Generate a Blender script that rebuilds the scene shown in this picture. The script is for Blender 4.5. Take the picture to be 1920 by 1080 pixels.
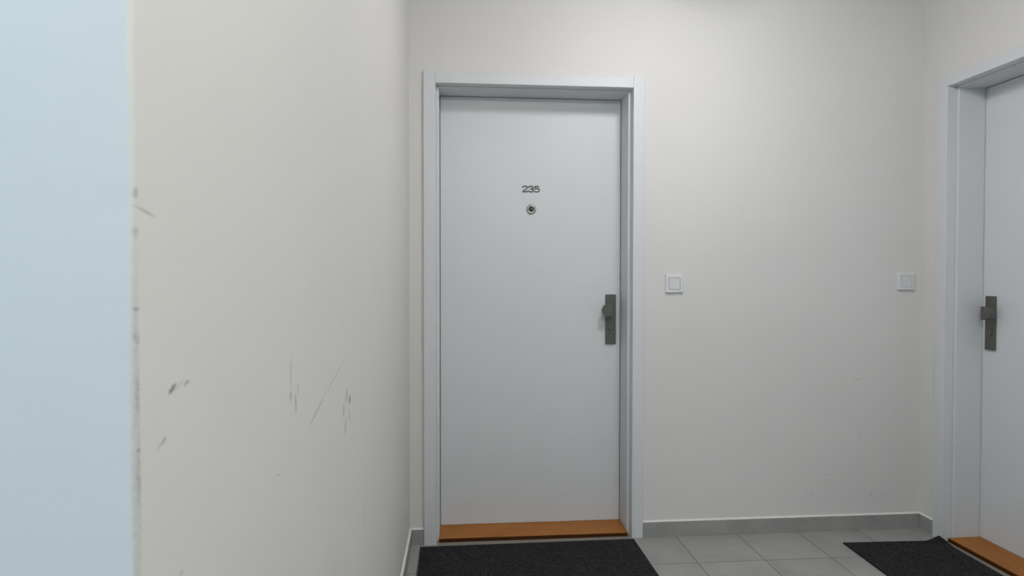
import bpy, bmesh, math, random
from mathutils import Vector, Matrix

for o in list(bpy.data.objects):
    bpy.data.objects.remove(o, do_unlink=True)
scene = bpy.context.scene
COL = scene.collection
random.seed(7)

# ------------------------------------------------------------------ camera
YAW, PITCH, ROLL = 0.08271, -0.01859, 0.00081
cd = bpy.data.cameras.new('camera')
cd.sensor_fit = 'HORIZONTAL'
cd.sensor_width = 36.0
cd.lens = 1169.62 / 1920 * 36.0
cd.clip_start = 0.02
cd.dof.use_dof = True
cd.dof.focus_distance = 2.7
cd.dof.aperture_fstop = 7.0
cam = bpy.data.objects.new('camera', cd)
COL.objects.link(cam)
cy, sy, cp, sp = math.cos(YAW), math.sin(YAW), math.cos(PITCH), math.sin(PITCH)
f = Vector((sy * cp, cy * cp, sp))
r = Vector((cy, -sy, 0))
u = r.cross(f)
cr, sr = math.cos(ROLL), math.sin(ROLL)
r2, u2 = cr * r + sr * u, -sr * r + cr * u
M = Matrix((r2, u2, -f)).transposed().to_4x4()
M.translation = (0.23105, -2.86676, 1.23056)
cam.matrix_world = M
scene.camera = cam

# ------------------------------------------------------------------ world, lights, exposure
world = bpy.data.worlds.new('world')
scene.world = world
world.use_nodes = True
world.node_tree.nodes['Background'].inputs[0].default_value = (0.62, 0.78, 1.0, 1)
world.node_tree.nodes['Background'].inputs[1].default_value = 1.0


def area(name, loc, direction, size, power, color, shape='DISK', size_y=None, spread=180):
    d = bpy.data.lights.new(name, 'AREA')
    d.shape = shape
    d.size = size
    if size_y:
        d.size_y = size_y
    d.energy = power
    d.color = color
    d.spread = math.radians(spread)
    o = bpy.data.objects.new(name, d)
    COL.objects.link(o)
    o.location = loc
    o.rotation_euler = Vector(direction).to_track_quat('-Z', 'Y').to_euler()
    return o


# ceiling lamps and an added cool fill: their opal domes (built with the lamps at the end) are the light sources
#          x     y      colour               dome emission
LAMP_A = (1.16, -1.02, (1.0, 0.975, 1.01), 48.5)
LAMP_B = (0.66, -3.04, (1.0, 1.02, 0.94), 97.0)
COOL_FILL = (-1.40, -3.10, (0.40, 0.675, 1.10), 101.0)  # unseen lamp added for the blue tint and gradient on the left wall's end
area('window_daylight', (-1.35, -5.46, 1.75), (0.02, 1, -0.02), 1.3, 6.0, (0.50, 0.74, 1.0), 'RECTANGLE', 1.1, 95)

scene.view_settings.view_transform = 'Standard'
scene.view_settings.look = 'None'
scene.view_settings.gamma = 1.0
scene.view_settings.use_curve_mapping = False
scene.view_settings.exposure = 0.0

# ------------------------------------------------------------------ dimensions
RW = 2.477        # plane of the right wall
LE = -2.403       # outer corner of the left wall
CH = 2.62         # ceiling height
REAR = -5.5
DOOR_W, DOOR_H, RECESS = 0.888, 2.098, 0.165
D1U = 0.133       # left side of the opening of the first door
D2V = -0.170      # far side of the opening of the second door


# ------------------------------------------------------------------ materials
def new_mat(name):
    m = bpy.data.materials.new(name)
    m.use_nodes = True
    nt = m.node_tree
    b = nt.nodes['Principled BSDF']
    return m, nt, b


def N(nt, kind, **kw):
    n = nt.nodes.new(kind)
    for k, v in kw.items():
        setattr(n, k, v)
    return n


def noise(nt, vec, scale, detail=3, rough=0.55):
    n = N(nt, 'ShaderNodeTexNoise')
    n.inputs['Scale'].default_value = scale
    n.inputs['Detail'].default_value = detail
    n.inputs['Roughness'].default_value = rough
    nt.links.new(vec, n.inputs['Vector'])
    return n.outputs['Fac']


def ramp(nt, fac, stops):
    n = N(nt, 'ShaderNodeValToRGB')
    e = n.color_ramp.elements
    while len(e) < len(stops):
        e.new(0.5)
    for k, (p, c) in enumerate(stops):
        e[k].position = p
        e[k].color = (c[0], c[1], c[2], 1)
    nt.links.new(fac, n.inputs['Fac'])
    return n.outputs['Color']


def mix(nt, fac, a, b, mode='MIX'):
    n = N(nt, 'ShaderNodeMix', data_type='RGBA', blend_type=mode)
    for sock, v in ((n.inputs[0], fac), (n.inputs[6], a), (n.inputs[7], b)):
        if isinstance(v, bpy.types.NodeSocket):
            nt.links.new(v, sock)
        elif isinstance(v, (int, float)):
            sock.default_value = v
        else:
            sock.default_value = (v[0], v[1], v[2], 1)
    return n.outputs[2]


def math_n(nt, op, a, b=None, clamp=False):
    n = N(nt, 'ShaderNodeMath', operation=op)
    n.use_clamp = clamp
    for i, v in enumerate((a, b)):
        if v is None:
            continue
        if isinstance(v, bpy.types.NodeSocket):
            nt.links.new(v, n.inputs[i])
        else:
            n.inputs[i].default_value = v
    return n.outputs[0]


def coords(nt):
    return N(nt, 'ShaderNodeTexCoord').outputs['Object']


def scaled(nt, vec, sc):
    n = N(nt, 'ShaderNodeMapping')
    n.inputs['Scale'].default_value = sc
    nt.links.new(vec, n.inputs['Vector'])
    return n.outputs['Vector']


def bump(nt, b, height, strength, dist=0.001):
    n = N(nt, 'ShaderNodeBump')
    n.inputs['Strength'].default_value = strength
    n.inputs['Distance'].default_value = dist
    nt.links.new(height, n.inputs['Height'])
    nt.links.new(n.outputs['Normal'], b.inputs['Normal'])


def scuffs(nt, vec, base, marks, axis, plane=0.0):
    """marks: (a, z, half length, half width, degrees from horizontal, strength, colour); the scuff
    is an ellipse rubbed on the wall, broken up by fine noise. axis 'X': wall seen along X."""
    grain = noise(nt, scaled(nt, vec, (60, 60, 60)), 4.0, 4, 0.7)
    grain = math_n(nt, 'MULTIPLY_ADD', grain, 2.6)
    grain.node.inputs[2].default_value = -0.55
    grain.node.use_clamp = True
    col = base
    for a, z, hl, hw, deg, st, c in marks:
        m = N(nt, 'ShaderNodeMapping', vector_type='TEXTURE')
        if axis == 'X':
            m.inputs['Location'].default_value = (plane, a, z)
            m.inputs['Rotation'].default_value = (math.radians(deg), 0, 0)
            m.inputs['Scale'].default_value = (0.0045, hl, hw)
        else:
            m.inputs['Location'].default_value = (a, 0, z)
            m.inputs['Rotation'].default_value = (0, -math.radians(deg), 0)
            m.inputs['Scale'].default_value = (hl, 0.012, hw)
        nt.links.new(vec, m.inputs['Vector'])
        g = N(nt, 'ShaderNodeTexGradient', gradient_type='SPHERICAL')
        nt.links.new(m.outputs['Vector'], g.inputs['Vector'])
        k = math_n(nt, 'MULTIPLY', g.outputs['Fac'], 2.2, True)
        k = math_n(nt, 'MULTIPLY', k, grain)
        k = math_n(nt, 'MULTIPLY', k, st)
        col = mix(nt, k, col, c)
    return col


GREY = (0.16, 0.15, 0.14)
PAINT = (0.70, 0.688, 0.662)


def paint_material(name, marks=(), axis='X', color=PAINT, plane=0.0):
    m, nt, b = new_mat(name)
    v = coords(nt)
    big = noise(nt, v, 1.6, 3)
    col = ramp(nt, big, [(0.3, [c * 0.985 for c in color]), (0.7, [c * 1.01 for c in color])])
    if marks:
        col = scuffs(nt, v, col, marks, axis, plane)
    nt.links.new(col, b.inputs['Base Color'])
    b.inputs['Roughness'].default_value = 0.55
    b.inputs['Specular IOR Level'].default_value = 0.30
    fine = noise(nt, v, 330, 2)
    mid = noise(nt, scaled(nt, v, (10, 10, 34)), 1.0, 3)
    h = math_n(nt, 'ADD', math_n(nt, 'MULTIPLY', fine, 0.35), mid)
    bump(nt, b, h, 0.16, 0.0022)
    return m


LEFT_MARKS = [
    (-2.3450, 1.1400, 0.0095, 0.0028, 22, 0.95, (0.07, 0.07, 0.065)),
    (-2.3335, 1.1405, 0.0120, 0.0010, 20, 0.45, GREY),
    (-2.3195, 1.1402, 0.0075, 0.0018, 12, 0.75, GREY),
    (-2.3608, 1.1020, 0.0055, 0.0022, 30, 0.75, GREY),
    (-2.3680, 1.0990, 0.0060, 0.0020, 40, 0.35, GREY),
    (-1.9930, 1.0980, 0.0300, 0.0045, 88, 0.40, GREY),
    (-1.9950, 1.0660, 0.0100, 0.0060, 88, 0.60, GREY),
    (-1.9690, 1.0520, 0.0190, 0.0055, 95, 0.60, GREY),
    (-1.9560, 1.0700, 0.0110, 0.0070, 90, 0.25, GREY),
    (-2.0550, 0.9778, 0.0030, 0.0022, 0, 0.75, GREY),
    (-1.8400, 1.0130, 0.0680, 0.0017, 14, 0.85, GREY),
    (-1.7000, 1.0430, 0.1150, 0.0016, 12, 0.50, GREY),
    (-1.5400, 0.9720, 0.0120, 0.0110, 95, 0.95, (0.10, 0.10, 0.09)),
    (-1.5750, 0.9880, 0.0200, 0.0140, 88, 0.42, GREY),
    (-1.6080, 0.9650, 0.0170, 0.0090, 84, 0.55, GREY),
    (-1.5450, 0.9400, 0.0180, 0.0090, 90, 0.32, GREY),
    (-1.5900, 0.9270, 0.0200, 0.0120, 82, 0.42, GREY),
    (-2.3323, 0.9838, 0.0050, 0.0014, 20, 0.75, GREY),
    (-2.3850, 1.2780, 0.0200, 0.0017, -10, 0.45, GREY),
    (-2.3990, 1.2620, 0.0040, 0.0050, 0, 0.35, GREY),
    (-2.3990, 1.1860, 0.0040, 0.0060, 0, 0.42, GREY),
    (-2.3990, 1.2900, 0.0050, 0.0035, 90, 0.50, GREY),
    (-2.3990, 1.2070, 0.0040, 0.0022, 0, 0.60, (0.12, 0.12, 0.115)),
    (-2.3990, 1.1450, 0.0160, 0.0030, 90, 0.40, GREY),
    (-2.3990, 1.0850, 0.0250, 0.0030, 90, 0.35, GREY),
    (-2.3990, 1.1050, 0.0020, 0.0018, 0, 0.90, (0.1, 0.1, 0.1)),
    (-2.4005, 1.080, 0.230, 0.0050, 90, 0.38, (0.30, 0.31, 0.31)),
    (-1.35, 0.66, 0.05, 0.012, 60, 0.22, GREY),
    (-1.05, 0.72, 0.06, 0.010, 75, 0.18, GREY),
]
BACK_MARKS = [
    (2.1480, 0.7340, 0.0260, 0.0040, -12, 0.25, GREY),
    (2.1600, 0.4680, 0.0160, 0.0035, -62, 0.30, GREY),
    (2.1730, 0.4370, 0.0080, 0.0030, -50, 0.30, GREY),
    (1.9270, 0.1850, 0.0180, 0.0035, 70, 0.33, GREY),
    (2.2250, 0.1700, 0.0120, 0.0045, 80, 0.33, GREY),
    (2.2990, 0.1700, 0.0110, 0.0040, 85, 0.33, GREY),
    (2.0000, 0.2720, 0.0260, 0.0040, 5, 0.15, GREY),
    (1.8500, 0.4000, 0.0300, 0.0040, 5, 0.15, GREY),
    (1.5631, 1.5560, 0.0045, 0.0040, 0, 0.35, GREY),
]
RIGHT_MARKS = [(-0.06, 0.165, 0.02, 0.005, 10, 0.12, GREY)]

M_LEFT = paint_material('paint_left', LEFT_MARKS, 'X')
M_BACK = paint_material('paint_back', BACK_MARKS, 'Y')
M_RIGHT = paint_material('paint_right', RIGHT_MARKS, 'X', plane=RW)
M_PLAIN = paint_material('paint_plain')
M_CEIL = paint_material('paint_ceiling', color=(0.78, 0.78, 0.76))


def simple(name, color, rough, metal=0.0, spec=0.5):
    m, nt, b = new_mat(name)
    b.inputs['Base Color'].default_value = (*color, 1)
    b.inputs['Roughness'].default_value = rough
    b.inputs['Metallic'].default_value = metal
    b.inputs['Specular IOR Level'].default_value = spec
    return m, nt, b


def lacquer_material(name, color, rough, streak):
    m, nt, b = simple(name, color, rough)
    v = coords(nt)
    s = noise(nt, scaled(nt, v, (220, 220, 5)), 1.0, 3, 0.6)
    col = ramp(nt, s, [(0.3, [c * (1 - streak) for c in color]), (0.7, [min(1, c * (1 + streak)) for c in color])])
    nt.links.new(col, b.inputs['Base Color'])
    bump(nt, b, s, 0.10, 0.0006)
    return m


M_CASING = lacquer_material('white_lacquer', (0.66, 0.677, 0.688), 0.50, 0.006)
M_LEAF = lacquer_material('white_door_laminate', (0.680, 0.698, 0.714), 0.42, 0.006)


def oak_material():
    m, nt, b = simple('oiled_oak', (0.4, 0.2, 0.07), 0.45, 0, 0.35)
    v = coords(nt)
    v1 = scaled(nt, v, (2.2, 26, 26))
    g = noise(nt, v1, 2.2, 6, 0.62)
    fine = noise(nt, scaled(nt, v, (9, 300, 300)), 1.0, 3, 0.6)
    c1 = ramp(nt, g, [(0.25, (0.295, 0.102, 0.011)), (0.5, (0.375, 0.138, 0.018)), (0.8, (0.44, 0.175, 0.029))])
    c2 = ramp(nt, fine, [(0.35, (0.80, 0.76, 0.72)), (0.6, (1, 1, 1))])
    nt.links.new(mix(nt, 0.8, c1, c2, 'MULTIPLY'), b.inputs['Base Color'])
    bump(nt, b, fine, 0.1, 0.0005)
    return m


M_OAK = oak_material()


def metal_material():
    m, nt, b = simple('brushed_bronze_grey', (0.23, 0.22, 0.205), 0.42, 0.75)
    v = coords(nt)
    s = noise(nt, scaled(nt, v, (500, 500, 14)), 1.0, 3, 0.6)
    nt.links.new(ramp(nt, s, [(0.3, (0.150, 0.144, 0.130)), (0.7, (0.180, 0.173, 0.157))]), b.inputs['Base Color'])
    return m


M_METAL = metal_material()
M_CYL, _, _ = simple('lock_cylinder_metal', (0.33, 0.32, 0.30), 0.3, 0.9)
M_BLACK, _, _ = simple('black_hole', (0.008, 0.008, 0.008), 0.6)
M_STEEL, _, _ = simple('satin_nickel', (0.40, 0.395, 0.38), 0.42, 1.0)
M_LENS, _, _b = simple('peephole_glass', (0.03, 0.032, 0.03), 0.06)
M_DIGIT, _, _ = simple('dark_steel_numerals', (0.075, 0.078, 0.08), 0.42, 0.5)
M_SWITCH, _, _ = simple('white_plastic', (0.71, 0.715, 0.72), 0.30)
M_JOINT, _, _ = simple('grey_skirting_joint', (0.36, 0.36, 0.34), 0.7)
M_CAULK, _, _ = simple('white_caulk', (0.72, 0.71, 0.68), 0.55)
M_STRIP, _, _ = simple('beige_grout', (0.24, 0.215, 0.185), 0.7)
M_EDGEWOOD, _, _ = simple('dark_brown_wood', (0.060, 0.019, 0.002), 0.5, 0, 0.2)  # front edge of the threshold, darker brown than its oak top
M_PVC, _, _ = simple('window_plastic', (0.8, 0.8, 0.8), 0.4)

TX0, TY0, TS = 1.24881, -0.28277, 0.300


def tile_material():
    m, nt, b = simple('grey_floor_tile', (0.33, 0.33, 0.31), 0.42)
    v = coords(nt)
    sep = N(nt, 'ShaderNodeSeparateXYZ')
    nt.links.new(v, sep.inputs[0])

    def line(sock, off):
        t = math_n(nt, 'DIVIDE', math_n(nt, 'SUBTRACT', sock, off - 30 * TS), TS)
        cell = math_n(nt, 'FLOOR', t)
        d = math_n(nt, 'ABSOLUTE', math_n(nt, 'SUBTRACT', math_n(nt, 'FRACT', math_n(nt, 'ADD', t, 0.5)), 0.5))
        return d, cell
    dx, cx = line(sep.outputs['X'], TX0)
    dy, cyy = line(sep.outputs['Y'], TY0)
    d = math_n(nt, 'MULTIPLY', math_n(nt, 'MINIMUM', dx, dy), TS)
    mr = N(nt, 'ShaderNodeMapRange', interpolation_type='SMOOTHSTEP')
    mr.inputs['From Min'].default_value = 0.0009
    mr.inputs['From Max'].default_value = 0.0020
    nt.links.new(d, mr.inputs['Value'])
    inside = mr.outputs['Result']
    comb = N(nt, 'ShaderNodeCombineXYZ')
    nt.links.new(cx, comb.inputs[0])
    nt.links.new(cyy, comb.inputs[1])
    wn = N(nt, 'ShaderNodeTexWhiteNoise', noise_dimensions='2D')
    nt.links.new(comb.outputs[0], wn.inputs['Vector'])
    add = N(nt, 'ShaderNodeVectorMath', operation='MULTIPLY_ADD')
    nt.links.new(wn.outputs['Color'], add.inputs[0])
    add.inputs[1].default_value = (9, 9, 9)
    nt.links.new(v, add.inputs[2])
    cl = noise(nt, add.outputs[0], 7, 6, 0.6)
    c = ramp(nt, cl, [(0.28, (0.270, 0.270, 0.255)), (0.5, (0.318, 0.316, 0.300)), (0.75, (0.368, 0.365, 0.345))])
    t = math_n(nt, 'MULTIPLY_ADD', wn.outputs['Value'], 0.10)
    t.node.inputs[2].default_value = 0.95
    hsv = N(nt, 'ShaderNodeHueSaturation')
    nt.links.new(t, hsv.inputs['Value'])
    nt.links.new(c, hsv.inputs['Color'])
    specks = noise(nt, v, 420, 2)
    c3 = mix(nt, ramp(nt, specks, [(0.66, (0, 0, 0)), (0.72, (1, 1, 1))]), hsv.outputs[0], (0.30, 0.30, 0.28))
    nt.links.new(mix(nt, inside, (0.10, 0.10, 0.09), c3), b.inputs['Base Color'])
    r_ = ramp(nt, cl, [(0.3, (0.36,) * 3), (0.7, (0.46,) * 3)])
    nt.links.new(mix(nt, inside, (0.9, 0.9, 0.9), r_), b.inputs['Roughness'])
    h = math_n(nt, 'ADD', math_n(nt, 'MULTIPLY', cl, 0.15), inside)
    bump(nt, b, h, 0.5, 0.0012)
    return m


def skirt_material():
    m, nt, b = simple('grey_skirting_tile', (0.30, 0.30, 0.285), 0.45)
    v = coords(nt)
    cl = noise(nt, v, 9, 6, 0.6)
    c = ramp(nt, cl, [(0.28, (0.270, 0.270, 0.255)), (0.5, (0.315, 0.314, 0.298)), (0.75, (0.355, 0.352, 0.335))])
    nt.links.new(c, b.inputs['Base Color'])
    return m


def mat_material():
    m, nt, b = simple('charcoal_mat', (0.02, 0.02, 0.022), 0.95, 0, 0.15)
    v = coords(nt)
    vo = N(nt, 'ShaderNodeTexVoronoi')
    vo.inputs['Scale'].default_value = 300
    nt.links.new(scaled(nt, v, (1, 0.6, 1)), vo.inputs['Vector'])
    sep = N(nt, 'ShaderNodeSeparateColor')
    nt.links.new(vo.outputs['Color'], sep.inputs[0])
    c = ramp(nt, sep.outputs[0], [(0.0, (0.0035, 0.0035, 0.0042)), (0.5, (0.0125, 0.0125, 0.0135)), (0.93, (0.029, 0.029, 0.031)),
                                  (0.998, (0.036, 0.036, 0.037)), (1.0, (0.12, 0.12, 0.115))])
    big = noise(nt, v, 35, 3)
    c = mix(nt, 1.0, c, ramp(nt, big, [(0.3, (0.75,) * 3), (0.7, (1.2,) * 3)]), 'MULTIPLY')
    nt.links.new(c, b.inputs['Base Color'])
    b.inputs['Sheen Weight'].default_value = 0.04
    bump(nt, b, noise(nt, v, 420, 3), 0.35, 0.0015)
    return m


M_TILE, M_SKIRT, M_MAT = tile_material(), skirt_material(), mat_material()
M_EDGE, _, _ = simple('black_rubber_edge', (0.010, 0.010, 0.011), 0.8, 0, 0.2)


# ------------------------------------------------------------------ mesh helpers
def finish(name, bm, mat, parent=None, smooth=False, loc=None):
    bmesh.ops.recalc_face_normals(bm, faces=bm.faces)
    me = bpy.data.meshes.new(name)
    bm.to_mesh(me)
    bm.free()
    for mm in (mat if isinstance(mat, (list, tuple)) else [mat]):
        me.materials.append(mm)
    if smooth:
        for p in me.polygons:
            p.use_smooth = True
    o = bpy.data.objects.new(name, me)
    COL.objects.link(o)
    if parent:
        o.parent = parent
    if loc:
        o.location = loc
    return o


def add_box(bm, a, b, bev=0.0, seg=2, mi=0):
    vs = [bm.verts.new((x, y, z)) for x in (a[0], b[0]) for y in (a[1], b[1]) for z in (a[2], b[2])]
    fs = []
    for q in ((0, 1, 3, 2), (4, 6, 7, 5), (0, 4, 5, 1), (2, 3, 7, 6), (0, 2, 6, 4), (1, 5, 7, 3)):
        fc = bm.faces.new([vs[i] for i in q])
        fc.material_index = mi
        fs.append(fc)
    if bev:
        es = {e for fc in fs for e in fc.edges}
        bmesh.ops.bevel(bm, geom=list(es), offset=bev, segments=seg, profile=0.5, affect='EDGES')


def add_prism(bm, pts, axis_fn, d0, d1, bev=0.0, mi=0):
    """pts: 2D outline; axis_fn(p, d) -> 3D point; extruded from d0 to d1."""
    A = [bm.verts.new(axis_fn(p, d0)) for p in pts]
    B = [bm.verts.new(axis_fn(p, d1)) for p in pts]
    n = len(pts)
    fa = bm.faces.new(A)
    fb = bm.faces.new(B[::-1])
    for i in range(n):
        bm.faces.new((A[i], A[(i + 1) % n], B[(i + 1) % n], B[i]))
    if bev:
        bmesh.ops.bevel(bm, geom=list(fa.edges) + list(fb.edges), offset=bev, segments=2, profile=0.5, affect='EDGES')


def add_lathe(bm, cx, cz, prof, seg=40):
    """prof: (radius, y) rings around an axis along Y through (cx, cz)."""
    rings = []
    for rad, y in prof:
        rings.append([bm.verts.new((cx + rad * math.cos(2 * math.pi * k / seg), y, cz + rad * math.sin(2 * math.pi * k / seg)))
                      for k in range(seg)])
    for A, B in zip(rings, rings[1:]):
        for k in range(seg):
            bm.faces.new((A[k], A[(k + 1) % seg], B[(k + 1) % seg], B[k]))
    bm.faces.new(rings[0])
    bm.faces.new(rings[-1][::-1])


def meta(o, label=None, cat=None, group=None, kind=None):
    for k, v in (('label', label), ('category', cat), ('group', group), ('kind', kind)):
        if v:
            o[k] = v
    return o


def empty(name, loc, rz=0.0):
    o = bpy.data.objects.new(name, None)
    o.empty_display_size = 0.1
    COL.objects.link(o)
    o.location = loc
    o.rotation_euler = (0, 0, rz)
    return o


# ------------------------------------------------------------------ room shell
OPEN_M = 0.030    # the rough opening behind the door lining

bm = bmesh.new()
add_box(bm, (-3.2, REAR - 0.15, -0.12), (RW + 0.35, 0.35, 0))
meta(finish('floor', bm, M_TILE), 'square grey ceramic floor tiles with thin dark joints', 'floor', kind='structure')
bm = bmesh.new()
add_box(bm, (-3.2, REAR - 0.15, CH), (RW + 0.35, 0.35, CH + 0.1))
meta(finish('ceiling', bm, M_CEIL), 'white ceiling above the hallway', 'ceiling', kind='structure')

# back wall with the opening of the first door
bm = bmesh.new()
o0, o1 = D1U - OPEN_M, D1U + DOOR_W + OPEN_M
add_box(bm, (-0.2, 0, 0), (o0, 0.30, CH))
add_box(bm, (o1, 0, 0), (RW + 0.3, 0.30, CH))
add_box(bm, (o0, 0, DOOR_H + OPEN_M), (o1, 0.30, CH))
meta(finish('wall_back', bm, M_BACK), 'off-white painted wall holding the closed door numbered 235', 'wall', kind='structure')

# right wall with the opening of the second door
bm = bmesh.new()
p0, p1 = D2V + OPEN_M, D2V - DOOR_W - OPEN_M
add_box(bm, (RW, p0, 0), (RW + 0.30, 0.0, CH))
add_box(bm, (RW, REAR, 0), (RW + 0.30, p1, CH))
add_box(bm, (RW, p1, DOOR_H + OPEN_M), (RW + 0.30, p0, CH))
meta(finish('wall_right', bm, M_RIGHT), 'off-white painted wall on the right around the second door', 'wall', kind='structure')

# left wall: a block whose worn outer corner stands close to the camera
bm = bmesh.new()
NZ = 260
prof = [(-3.1, 0.0), (-3.1, LE)]
cols = []
random.seed(3)
wob = [0.0]
for k in range(NZ + 1):
    wob.append(wob[-1] * 0.72 + random.uniform(-1, 1) * 0.00035)
for k in range(NZ + 1):
    z = CH * k / NZ
    w = wob[k + 1]
    R_ = 0.0042 + w * 1.4
    ring = [(-3.1, 0.0), (-3.1, LE), (-0.2, LE), (-0.04, LE)]
    for q in range(6):
        a = math.radians(-90 + 90 * q / 5)
        ring.append((-R_ + R_ * math.cos(a) + w * 0.5, LE + R_ + R_ * math.sin(a) - w * 0.3))
    ring += [(0, LE + 0.03), (0, 0.0)]
    cols.append([bm.verts.new((x, y, z)) for x, y in ring])
n = len(cols[0])
for A, B in zip(cols, cols[1:]):
    for i in range(n):
        bm.faces.new((A[i], A[(i + 1) % n], B[(i + 1) % n], B[i]))
bm.faces.new(cols[0])
bm.faces.new(cols[-1][::-1])
wl = meta(finish('wall_left', bm, M_LEFT), 'scuffed off-white wall on the left with a worn outer corner', 'wall', kind='structure')
for p in wl.data.polygons:
    p.use_smooth = abs(p.normal.x) < 0.999 and abs(p.normal.y) < 0.999 and abs(p.normal.z) < 0.5

# walls behind the camera
bm = bmesh.new()
add_box(bm, (-3.2, REAR, 0), (-3.1, LE, CH))
meta(finish('wall_end', bm, M_PLAIN), 'off-white wall closing the side corridor', 'wall', kind='structure')
bm = bmesh.new()
wx0, wx1, wz0, wz1 = -2.05, -0.65, 0.75, 2.35
add_box(bm, (-3.2, REAR - 0.15, 0), (wx0, REAR, CH))
add_box(bm, (wx1, REAR - 0.15, 0), (RW + 0.3, REAR, CH))
add_box(bm, (wx0, REAR - 0.15, 0), (wx1, REAR, wz0))
add_box(bm, (wx0, REAR - 0.15, wz1), (wx1, REAR, CH))
meta(finish('wall_front', bm, M_PLAIN), 'off-white wall with the corridor window', 'wall', kind='structure')
bm = bmesh.new()
for a, b in (((wx0, wz0), (wx0 + 0.05, wz1)), ((wx1 - 0.05, wz0), (wx1, wz1)), ((wx0 + 0.05, wz0), (wx1 - 0.05, wz0 + 0.05)),
             ((wx0 + 0.05, wz1 - 0.05), (wx1 - 0.05, wz1))):
    add_box(bm, (a[0], REAR - 0.12, a[1]), (b[0], REAR - 0.06, b[1]))
meta(finish('window_1', bm, M_PVC), 'white framed corridor window', 'window', kind='structure')


# skirting tiles with a bead of white caulk on top
SK_T, SK_H = 0.010, 0.0715


def skirting(name, label, runs, along):
    """runs: tile spans along the wall; along(s, d, z) -> point."""
    bm = bmesh.new()
    for s0, s1 in runs:
        a, b = along(s0 + 0.0011, 0.0, 0.0), along(s1 - 0.0011, SK_T, SK_H)
        lo = [min(p, q) for p, q in zip(a, b)]
        hi = [max(p, q) for p, q in zip(a, b)]
        add_box(bm, lo, hi, 0.0006, 1)
    a, b = along(runs[0][0] + 0.0005, 0.0, 0.0), along(runs[-1][1] - 0.0005, SK_T - 0.0012, SK_H - 0.001)
    lo = [min(p, q) for p, q in zip(a, b)]
    hi = [max(p, q) for p, q in zip(a, b)]
    add_box(bm, lo, hi, mi=1)
    o = finish(name, bm, [M_SKIRT, M_JOINT])
    meta(o, label, 'skirting', kind='structure')
    bm = bmesh.new()
    s0, s1 = runs[0][0], runs[-1][1]
    ns = max(4, int(abs(s1 - s0) / 0.012))
    rings = []
    for k in range(ns + 1):
        s = s0 + (s1 - s0) * k / ns
        j = random.uniform(-0.0007, 0.0007)
        rings.append([bm.verts.new(along(s, d, z)) for d, z in
                      ((-0.0005, SK_H - 0.0005), (SK_T - 0.0012 + j, SK_H - 0.0005), (SK_T - 0.0022 + j, SK_H + 0.0016), (0.0022, SK_H + 0.0045 + j), (-0.0005, SK_H + 0.0065 + j))])
    for A, B in zip(rings, rings[1:]):
        for i in range(5):
            bm.faces.new((A[i], A[(i + 1) % 5], B[(i + 1) % 5], B[i]))
    bm.faces.new(rings[0])
    bm.faces.new(rings[-1][::-1])
    finish('caulk_bead', bm, M_CAULK, o)


C1L, C1R = D1U - 0.0685, D1U + DOOR_W + 0.0667
skirting('baseboard_back', 'grey tile skirting between the door numbered 235 and the right corner',
         [(C1R + 0.0005, 1.676), (1.676, 2.274), (2.274, RW - SK_T)], lambda s, d, z: (s, -d, z))
skirting('baseboard_corner', 'short grey tile skirting left of the door numbered 235',
         [(SK_T, C1L - 0.0005)], lambda s, d, z: (s, -d, z))
skirting('baseboard_right', 'short grey tile skirting between the right corner and the second door',
         [(0.0, -(D2V + 0.0715) - 0.0005)], lambda s, d, z: (RW - d, -s, z))
skirting('baseboard_left', 'grey tile skirting along the scuffed left wall',
         [(0.0, 0.6), (0.6, 1.2), (1.2, 1.8), (1.8, 2.395)], lambda s, d, z: (d, -s, z))


# ------------------------------------------------------------------ doors
def strokes(bm, pts, w, y0, y1, x0, z0):
    """a numeral drawn as one bent flat bar of width w, from y0 (front) to y1 (back)."""
    P = [Vector((p[0], 0, p[1])) for p in pts]
    L, R_ = [], []
    for i, p in enumerate(P):
        d1 = (p - P[i - 1]).normalized() if i else (P[1] - p).normalized()
        d2 = (P[i + 1] - p).normalized() if i < len(P) - 1 else d1
        t = (d1 + d2)
        t = t.normalized() if t.length > 1e-6 else d1
        nrm = Vector((-t.z, 0, t.x))
        k = 1 / max(0.55, nrm.dot(Vector((-d1.z, 0, d1.x))))
        L.append(p + nrm * w / 2 * k)
        R_.append(p - nrm * w / 2 * k)
    F = [[bm.verts.new((x0 + v.x, y, z0 + v.z)) for v in S] for y in (y0, y1) for S in (L, R_)]
    fl, fr, bl, br = F
    for i in range(len(P) - 1):
        bm.faces.new((fl[i], fl[i + 1], fr[i + 1], fr[i]))
        bm.faces.new((bl[i + 1], bl[i], br[i], br[i + 1]))
        bm.faces.new((fl[i + 1], fl[i], bl[i], bl[i + 1]))
        bm.faces.new((fr[i], fr[i + 1], br[i + 1], br[i]))
    bm.faces.new((fl[0], fr[0], br[0], bl[0]))
    bm.faces.new((fr[-1], fl[-1], bl[-1], br[-1]))


def arc(cx, cz, rx, rz, a0, a1, n=8):
    return [(cx + rx * math.cos(math.radians(a0 + (a1 - a0) * k / n)), cz + rz * math.sin(math.radians(a0 + (a1 - a0) * k / n)))
            for k in range(n + 1)]


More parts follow.
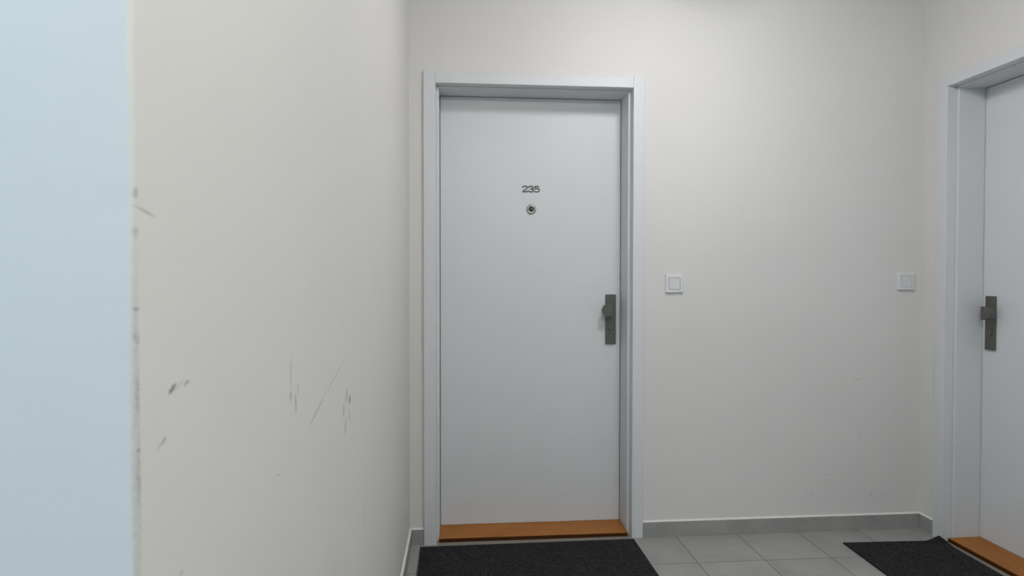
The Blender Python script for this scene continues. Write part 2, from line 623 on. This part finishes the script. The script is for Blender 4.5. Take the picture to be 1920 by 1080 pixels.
# numerals in a wide square-shouldered face, drawn in a cell 0.025 wide and 0.030 high
W_, H_ = 0.0245, 0.0275
DIG = {
    '2': [[(0.0010, 0.0195)] + arc(0.0062, 0.0222, 0.0052, 0.0053, 180, 90) + arc(0.0185, 0.0222, 0.0050, 0.0053, 90, -40)
          + [(0.0055, 0.0050), (0.0012, 0.0010), (W_, 0.0010)], [(W_ - 0.0010, 0.0010), (W_ - 0.0010, 0.0062)]],
    '3': [[(0.0012, 0.0200)] + arc(0.0065, 0.0222, 0.0053, 0.0053, 180, 90) + arc(0.0180, 0.0212, 0.0052, 0.0063, 90, -70)
          + [(0.0170, 0.0148), (0.0088, 0.0148)],
          [(0.0180, 0.01475)] + arc(0.0182, 0.0080, 0.0060, 0.0068, 80, -90) + arc(0.0068, 0.0066, 0.0058, 0.0054, -90, -180)],
    '5': [[(0.0215, 0.0275), (0.0040, 0.0275), (0.0022, 0.0158), (0.0070, 0.0176)] + arc(0.0160, 0.0092, 0.0082, 0.0082, 95, -90, 10)
          + arc(0.0072, 0.0062, 0.0060, 0.0052, -90, -175)],
}


def build_door(name, label, loc, rz, lock_right, number=None, casing_l=0.0685, casing_r=0.0667, scuff=False):
    root = empty(name, loc, rz)
    meta(root, label, 'door', kind='structure')
    W, H, T = DOOR_W, DOOR_H, 0.012
    ci, ch = 0.013, 0.0085                 # casing stands back from the opening by this much
    top = H + 0.060

    # casing: two uprights and a head butted between them, each an L shape that turns into the opening
    def upright(s, out):
        bm = bmesh.new()
        x_in = -ci if s < 0 else W + ci
        x_out = x_in - (out - ci) if s < 0 else x_in + (out - ci)
        sg = -1 if s < 0 else 1
        x_leg = x_in + sg * 0.016
        pts = [(x_out, 0.0), (x_out, -T + 0.002), (x_out - sg * 0.002, -T), (x_in + sg * 0.0015, -T), (x_in, -T + 0.0015),
               (x_in, 0.033), (x_leg, 0.033), (x_leg, 0.0)]
        add_prism(bm, pts, lambda p, d: (p[0], p[1], d), 0.0005, top)
        return finish('casing', bm, M_CASING, root)
    upright(-1, casing_l)
    upright(1, casing_r)
    bm = bmesh.new()
    pts = [(top, 0.0), (top, -T + 0.002), (top - 0.002, -T), (H + ch + 0.0015, -T), (H + ch, -T + 0.0015), (H + ch, 0.033),
           (H + ch + 0.016, 0.033), (H + ch + 0.016, 0.0)]
    add_prism(bm, pts, lambda p, d: (d, p[1], p[0]), -ci + 0.0006, W + ci - 0.0006)
    finish('head_casing', bm, M_CASING, root)

    # lining with a rounded lip; a stop behind the leaf closes the gap
    def lining(pts, fn, d0, d1):
        bm = bmesh.new()
        add_prism(bm, pts, fn, d0, d1)
        o = finish('door_frame', bm, M_CASING, root)
        return o

    def prof_pts(sg, x0, back):
        q = [(x0 + sg * 0.0295, 0.034)]
        rr = 0.0035
        for k in range(5):
            a = math.radians(90 * k / 4)
            q.append((x0 + sg * (rr - rr * math.sin(a)), 0.034 + rr - rr * math.cos(a)))
        q += [(x0, RECESS + 0.041), (x0 - sg * 0.012, RECESS + 0.041), (x0 - sg * 0.012, back), (x0 + sg * 0.0295, back)]
        return q
    lining(prof_pts(-1, 0.0, 0.25), lambda p, d: (p[0], p[1], d), 0.0005, H)
    lining(prof_pts(1, W, 0.25), lambda p, d: (p[0], p[1], d), 0.0005, H)
    bm = bmesh.new()
    add_prism(bm, prof_pts(1, H, 0.25), lambda p, d: (d, p[1], p[0]), -0.0295, W + 0.0295)
    finish('head_frame', bm, M_CASING, root)

    # oak threshold with an undercut front edge, bedded on a pale strip
    bm = bmesh.new()
    prof_t = [(0.245, 0.0014), (0.245, 0.0195), (0.0125, 0.0195), (0.0110, 0.0188), (0.0105, 0.0175), (0.0105, 0.0014)]
    add_prism(bm, prof_t, lambda p, d: (d, p[0], p[1]), 0.0008, W - 0.0008)
    th = meta(finish('threshold', bm, M_OAK, root), 'orange-brown oak threshold')
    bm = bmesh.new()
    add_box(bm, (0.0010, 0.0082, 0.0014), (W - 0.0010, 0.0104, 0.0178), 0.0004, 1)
    meta(finish('edge_strip', bm, M_EDGEWOOD, th), 'dark brown front edge')
    bm = bmesh.new()
    add_box(bm, (-0.006, -0.030, 0.0003), (W + 0.004, 0.060, 0.0012))
    meta(finish('sill_strip', bm, M_STRIP, root), 'pale beige strip under the oak threshold')

    # leaf
    bm = bmesh.new()
    add_box(bm, (0.0026, RECESS, 0.0205), (W - 0.0026, RECESS + 0.040, H - 0.0026), 0.0010, 2)
    leaf = finish('door_leaf', bm, M_LEAF, root)

    # handle plate; uu measures from the lock side of the opening
    def X(uu):
        return W - uu if lock_right else uu
    Y0 = RECESS
    bm = bmesh.new()
    xa, xb = sorted((X(0.0245), X(0.0765)))
    add_box(bm, (xa, Y0 - 0.010, 0.8975), (xb, Y0 - 0.0002, 1.1425), 0.0016, 2)
    plate = meta(finish('handle_plate', bm, M_METAL, root), 'long grey metal lock plate')
    bm = bmesh.new()
    kz = 1.0655
    xa, xb = sorted((X(0.0480), X(0.0835)))
    add_box(bm, (xa, Y0 - 0.0435, kz - 0.0262), (xb, Y0 - 0.0095, kz + 0.0262), 0.001, 2)
    # D shaped grip: square towards the jamb, round towards the middle of the door
    rk = 0.0305
    sgn = -1 if lock_right else 1
    cxk = X(0.0735)
    out = []
    for k in range(25):
        a = math.radians(90 - 180 * k / 24)
        out.append((cxk + sgn * rk * math.cos(a), kz + rk * math.sin(a)))
    out += [(X(0.0525), kz - rk), (X(0.0525), kz + rk)]
    add_prism(bm, out, lambda p, d: (p[0], d, p[1]), Y0 - 0.0580, Y0 - 0.0430, 0.0016)
    finish('knob', bm, M_METAL, plate)
    bm = bmesh.new()
    cx_, cz_ = X(0.0500), 0.978
    add_lathe(bm, cx_, cz_, [(0.0002, Y0 - 0.0138), (0.0125, Y0 - 0.0138), (0.0145, Y0 - 0.0125), (0.0145, Y0 - 0.0098)], 36)
    cyl = finish('lock_rosette', bm, M_METAL, plate)
    bm = bmesh.new()
    tilt = math.radians(-28 if lock_right else 32)
    add_lathe(bm, cx_, cz_ + 0.003, [(0.0002, Y0 - 0.0162), (0.0074, Y0 - 0.0162), (0.0082, Y0 - 0.0155), (0.0082, Y0 - 0.0136)], 28)
    finish('lock_cylinder', bm, M_CYL, plate)
    bm = bmesh.new()
    add_box(bm, (-0.0016, Y0 - 0.0166, -0.0062), (0.0016, Y0 - 0.0160, 0.0062))
    add_box(bm, (-0.0030, Y0 - 0.0166, 0.0005), (0.0030, Y0 - 0.01605, 0.0052))
    bmesh.ops.rotate(bm, verts=bm.verts, cent=(0, 0, 0), matrix=Matrix.Rotation(tilt, 3, 'Y'))
    bmesh.ops.translate(bm, verts=bm.verts, vec=(cx_, 0, cz_ + 0.003))
    meta(finish('keyhole', bm, M_BLACK, plate), 'black key slot')

    if number:
        num = empty('door_number', (0, 0, 0))
        num.parent = root
        num['label'] = 'dark metal numerals 235'
        x = 0.5325 - D1U + 0.0008
        for ch_ in number:
            bm = bmesh.new()
            for st in DIG[ch_]:
                strokes(bm, st, 0.0051, Y0 - 0.0030, Y0 - 0.0001, x, 1.6420)
            o = finish('digit', bm, M_DIGIT, num)
            x += 0.0292
        bm = bmesh.new()
        px, pz = 0.5760 - D1U, 1.5572
        add_lathe(bm, px, pz, [(0.0238, Y0 - 0.0001), (0.0238, Y0 - 0.0035), (0.0222, Y0 - 0.0060), (0.0180, Y0 - 0.0078), (0.0140, Y0 - 0.0068),
                               (0.0115, Y0 - 0.0035), (0.0113, Y0 - 0.0012)], 48)
        peep = finish('peephole', bm, M_STEEL, root, smooth=False)
        for p in peep.data.polygons:
            p.use_smooth = len(p.vertices) == 4
        meta(peep, 'round nickel peephole ring')
        bm = bmesh.new()
        add_lathe(bm, px, pz, [(0.0108, Y0 - 0.0014), (0.0100, Y0 - 0.0032), (0.0080, Y0 - 0.0046), (0.0045, Y0 - 0.0056), (0.0002, Y0 - 0.0060)], 32)
        finish('lens', bm, M_LENS, peep, smooth=True)
    return root


build_door('door_1', 'closed white door numbered 235 in the back wall', (D1U, 0, 0), 0, True, '235')
build_door('door_2', 'closed white door at the right edge, cut off by the frame', (RW, D2V, 0), -math.pi / 2, False, None, 0.0715, 0.0715)


# ------------------------------------------------------------------ light switches
def make_switch(x, z, label):
    t = empty('light_switch', (x, 0, z))
    meta(t, label, 'light switch', 'light switches on the back wall')
    s, k = 0.0425, 0.0262
    # frame: bevelled ring around the rocker
    bm = bmesh.new()
    R0 = [(-s, -s), (s, -s), (s, s), (-s, s)]
    loops = []
    for half, y in ((s, -0.0002), (s, -0.0075), (s - 0.0025, -0.0105), (k + 0.0017, -0.0110), (k + 0.0015, -0.0020)):
        loops.append([bm.verts.new((sx * half, y, sz * half)) for sx, sz in ((-1, -1), (1, -1), (1, 1), (-1, 1))])
    for A, B in zip(loops, loops[1:]):
        for i in range(4):
            bm.faces.new((A[i], A[(i + 1) % 4], B[(i + 1) % 4], B[i]))
    bm.faces.new(loops[-1][::-1])
    finish('switch_frame', bm, M_SWITCH, t)
    # rocker, tipped in at the bottom
    bm = bmesh.new()
    pts = [(-0.0022, -k), (-0.0100, -k), (-0.0128, k), (-0.0022, k)]
    add_prism(bm, pts, lambda p, d: (d, p[0], p[1]), -k, k, 0.0006)
    finish('rocker', bm, M_SWITCH, t)
    return t


sw = make_switch(1.2337, 1.1970, 'square white light switch just right of the door numbered 235')
sw2 = sw.copy()
COL.objects.link(sw2)
sw2.location = (2.3880, 0, 1.2085)
sw2['label'] = 'square white light switch by the right corner, next to the second door'
for c_ in list(sw.children):
    d_ = c_.copy()
    COL.objects.link(d_)
    d_.parent = sw2


# ------------------------------------------------------------------ doormats
def make_mat(name, label, corner, w, l, rot, curl=False, seed=1):
    """corner: far left corner; the mat runs w to the right and l towards the camera."""
    rnd = random.Random(seed)
    t = 0.0075
    step = 0.0055
    nx, ny = int(w / step), int(l / step)
    bm = bmesh.new()
    ca, sa = math.cos(rot), math.sin(rot)
    g = []
    for j in range(ny + 1):
        row = []
        for i in range(nx + 1):
            x, y = w * i / nx, -l * j / ny
            edge = min(i, nx - i, j, ny - j)
            z = t + (rnd.uniform(-0.0006, 0.0006) if edge > 0 else -0.0022)
            if edge == 0:
                x += rnd.uniform(-0.0005, 0.0005)
                y += rnd.uniform(-0.0005, 0.0005)
            if curl:
                q = max(0.0, 1 - math.hypot(w - x, (-y) * 1.0) / 0.085)
                z += 0.0150 * q * q * (3 - 2 * q)
                y += 0.018 * q * q
            row.append(bm.verts.new((x * ca - y * sa, x * sa + y * ca, z)))
        g.append(row)
    for j in range(ny):
        for i in range(nx):
            bm.faces.new((g[j][i], g[j][i + 1], g[j + 1][i + 1], g[j + 1][i]))
    ring = [g[0][i] for i in range(nx + 1)] + [g[j][nx] for j in range(1, ny + 1)] + [g[ny][i] for i in range(nx - 1, -1, -1)] + [g[j][0] for j in range(ny - 1, 0, -1)]
    low = [bm.verts.new((v.co.x, v.co.y, max(0.0006, v.co.z - 0.0072))) for v in ring]
    m_ = len(ring)
    for i in range(m_):
        fc = bm.faces.new((ring[i], low[i], low[(i + 1) % m_], ring[(i + 1) % m_]))
        fc.material_index = 1
    bm.faces.new(low)
    o = finish(name, bm, [M_MAT, M_EDGE], loc=(corner[0], corner[1], 0))
    meta(o, label, 'doormat')
    return o


make_mat('doormat', 'charcoal doormat on the tiles in front of the door numbered 235', (0.0515, -0.0385), 0.987, 0.60, 0.0075, seed=4)
make_mat('doormat', 'charcoal doormat with a lifted corner in front of the right door', (1.9880, -0.1490), 0.4735, 0.95, -0.030, curl=True, seed=9)


# ------------------------------------------------------------------ ceiling lamps and one added cool fill (above the frame of the photograph)
def glow_material(name, color, strength):
    m, nt, b = simple(name, (0.85, 0.85, 0.83), 0.35)
    b.inputs['Emission Color'].default_value = (*color, 1)
    b.inputs['Emission Strength'].default_value = strength
    return m


def make_lamp(spec, label):
    x, y, color, strength = spec
    t = empty('ceiling_light', (x, y, CH))
    meta(t, label, 'ceiling light', 'round ceiling lamps of the hallway')

    def zl(prof, name, mat, smooth):
        bm = bmesh.new()
        add_lathe(bm, 0, 0, prof, 48)
        bmesh.ops.rotate(bm, verts=bm.verts, cent=(0, 0, 0), matrix=Matrix.Rotation(math.radians(-90), 3, 'X'))
        finish(name, bm, mat, t, smooth=smooth)
    # profile y runs down from the ceiling after the turn
    zl([(0.165, 0.0), (0.168, 0.010), (0.165, 0.022), (0.160, 0.022)], 'lamp_base', M_PVC, False)
    dome = [(0.158, 0.023)]
    for k in range(1, 9):
        a = math.radians(90 * k / 8)
        dome.append((max(0.0003, 0.158 * math.cos(a)), 0.023 + 0.105 * math.sin(a)))
    zl(dome, 'diffuser', glow_material('opal_glass', color, strength), True)


make_lamp(LAMP_A, 'round ceiling lamp nearest the door numbered 235')
make_lamp(LAMP_B, 'round ceiling lamp in the hallway behind the viewer')
make_lamp(COOL_FILL, 'added round cool fill lamp in the side corridor, bluing the end of the left wall')
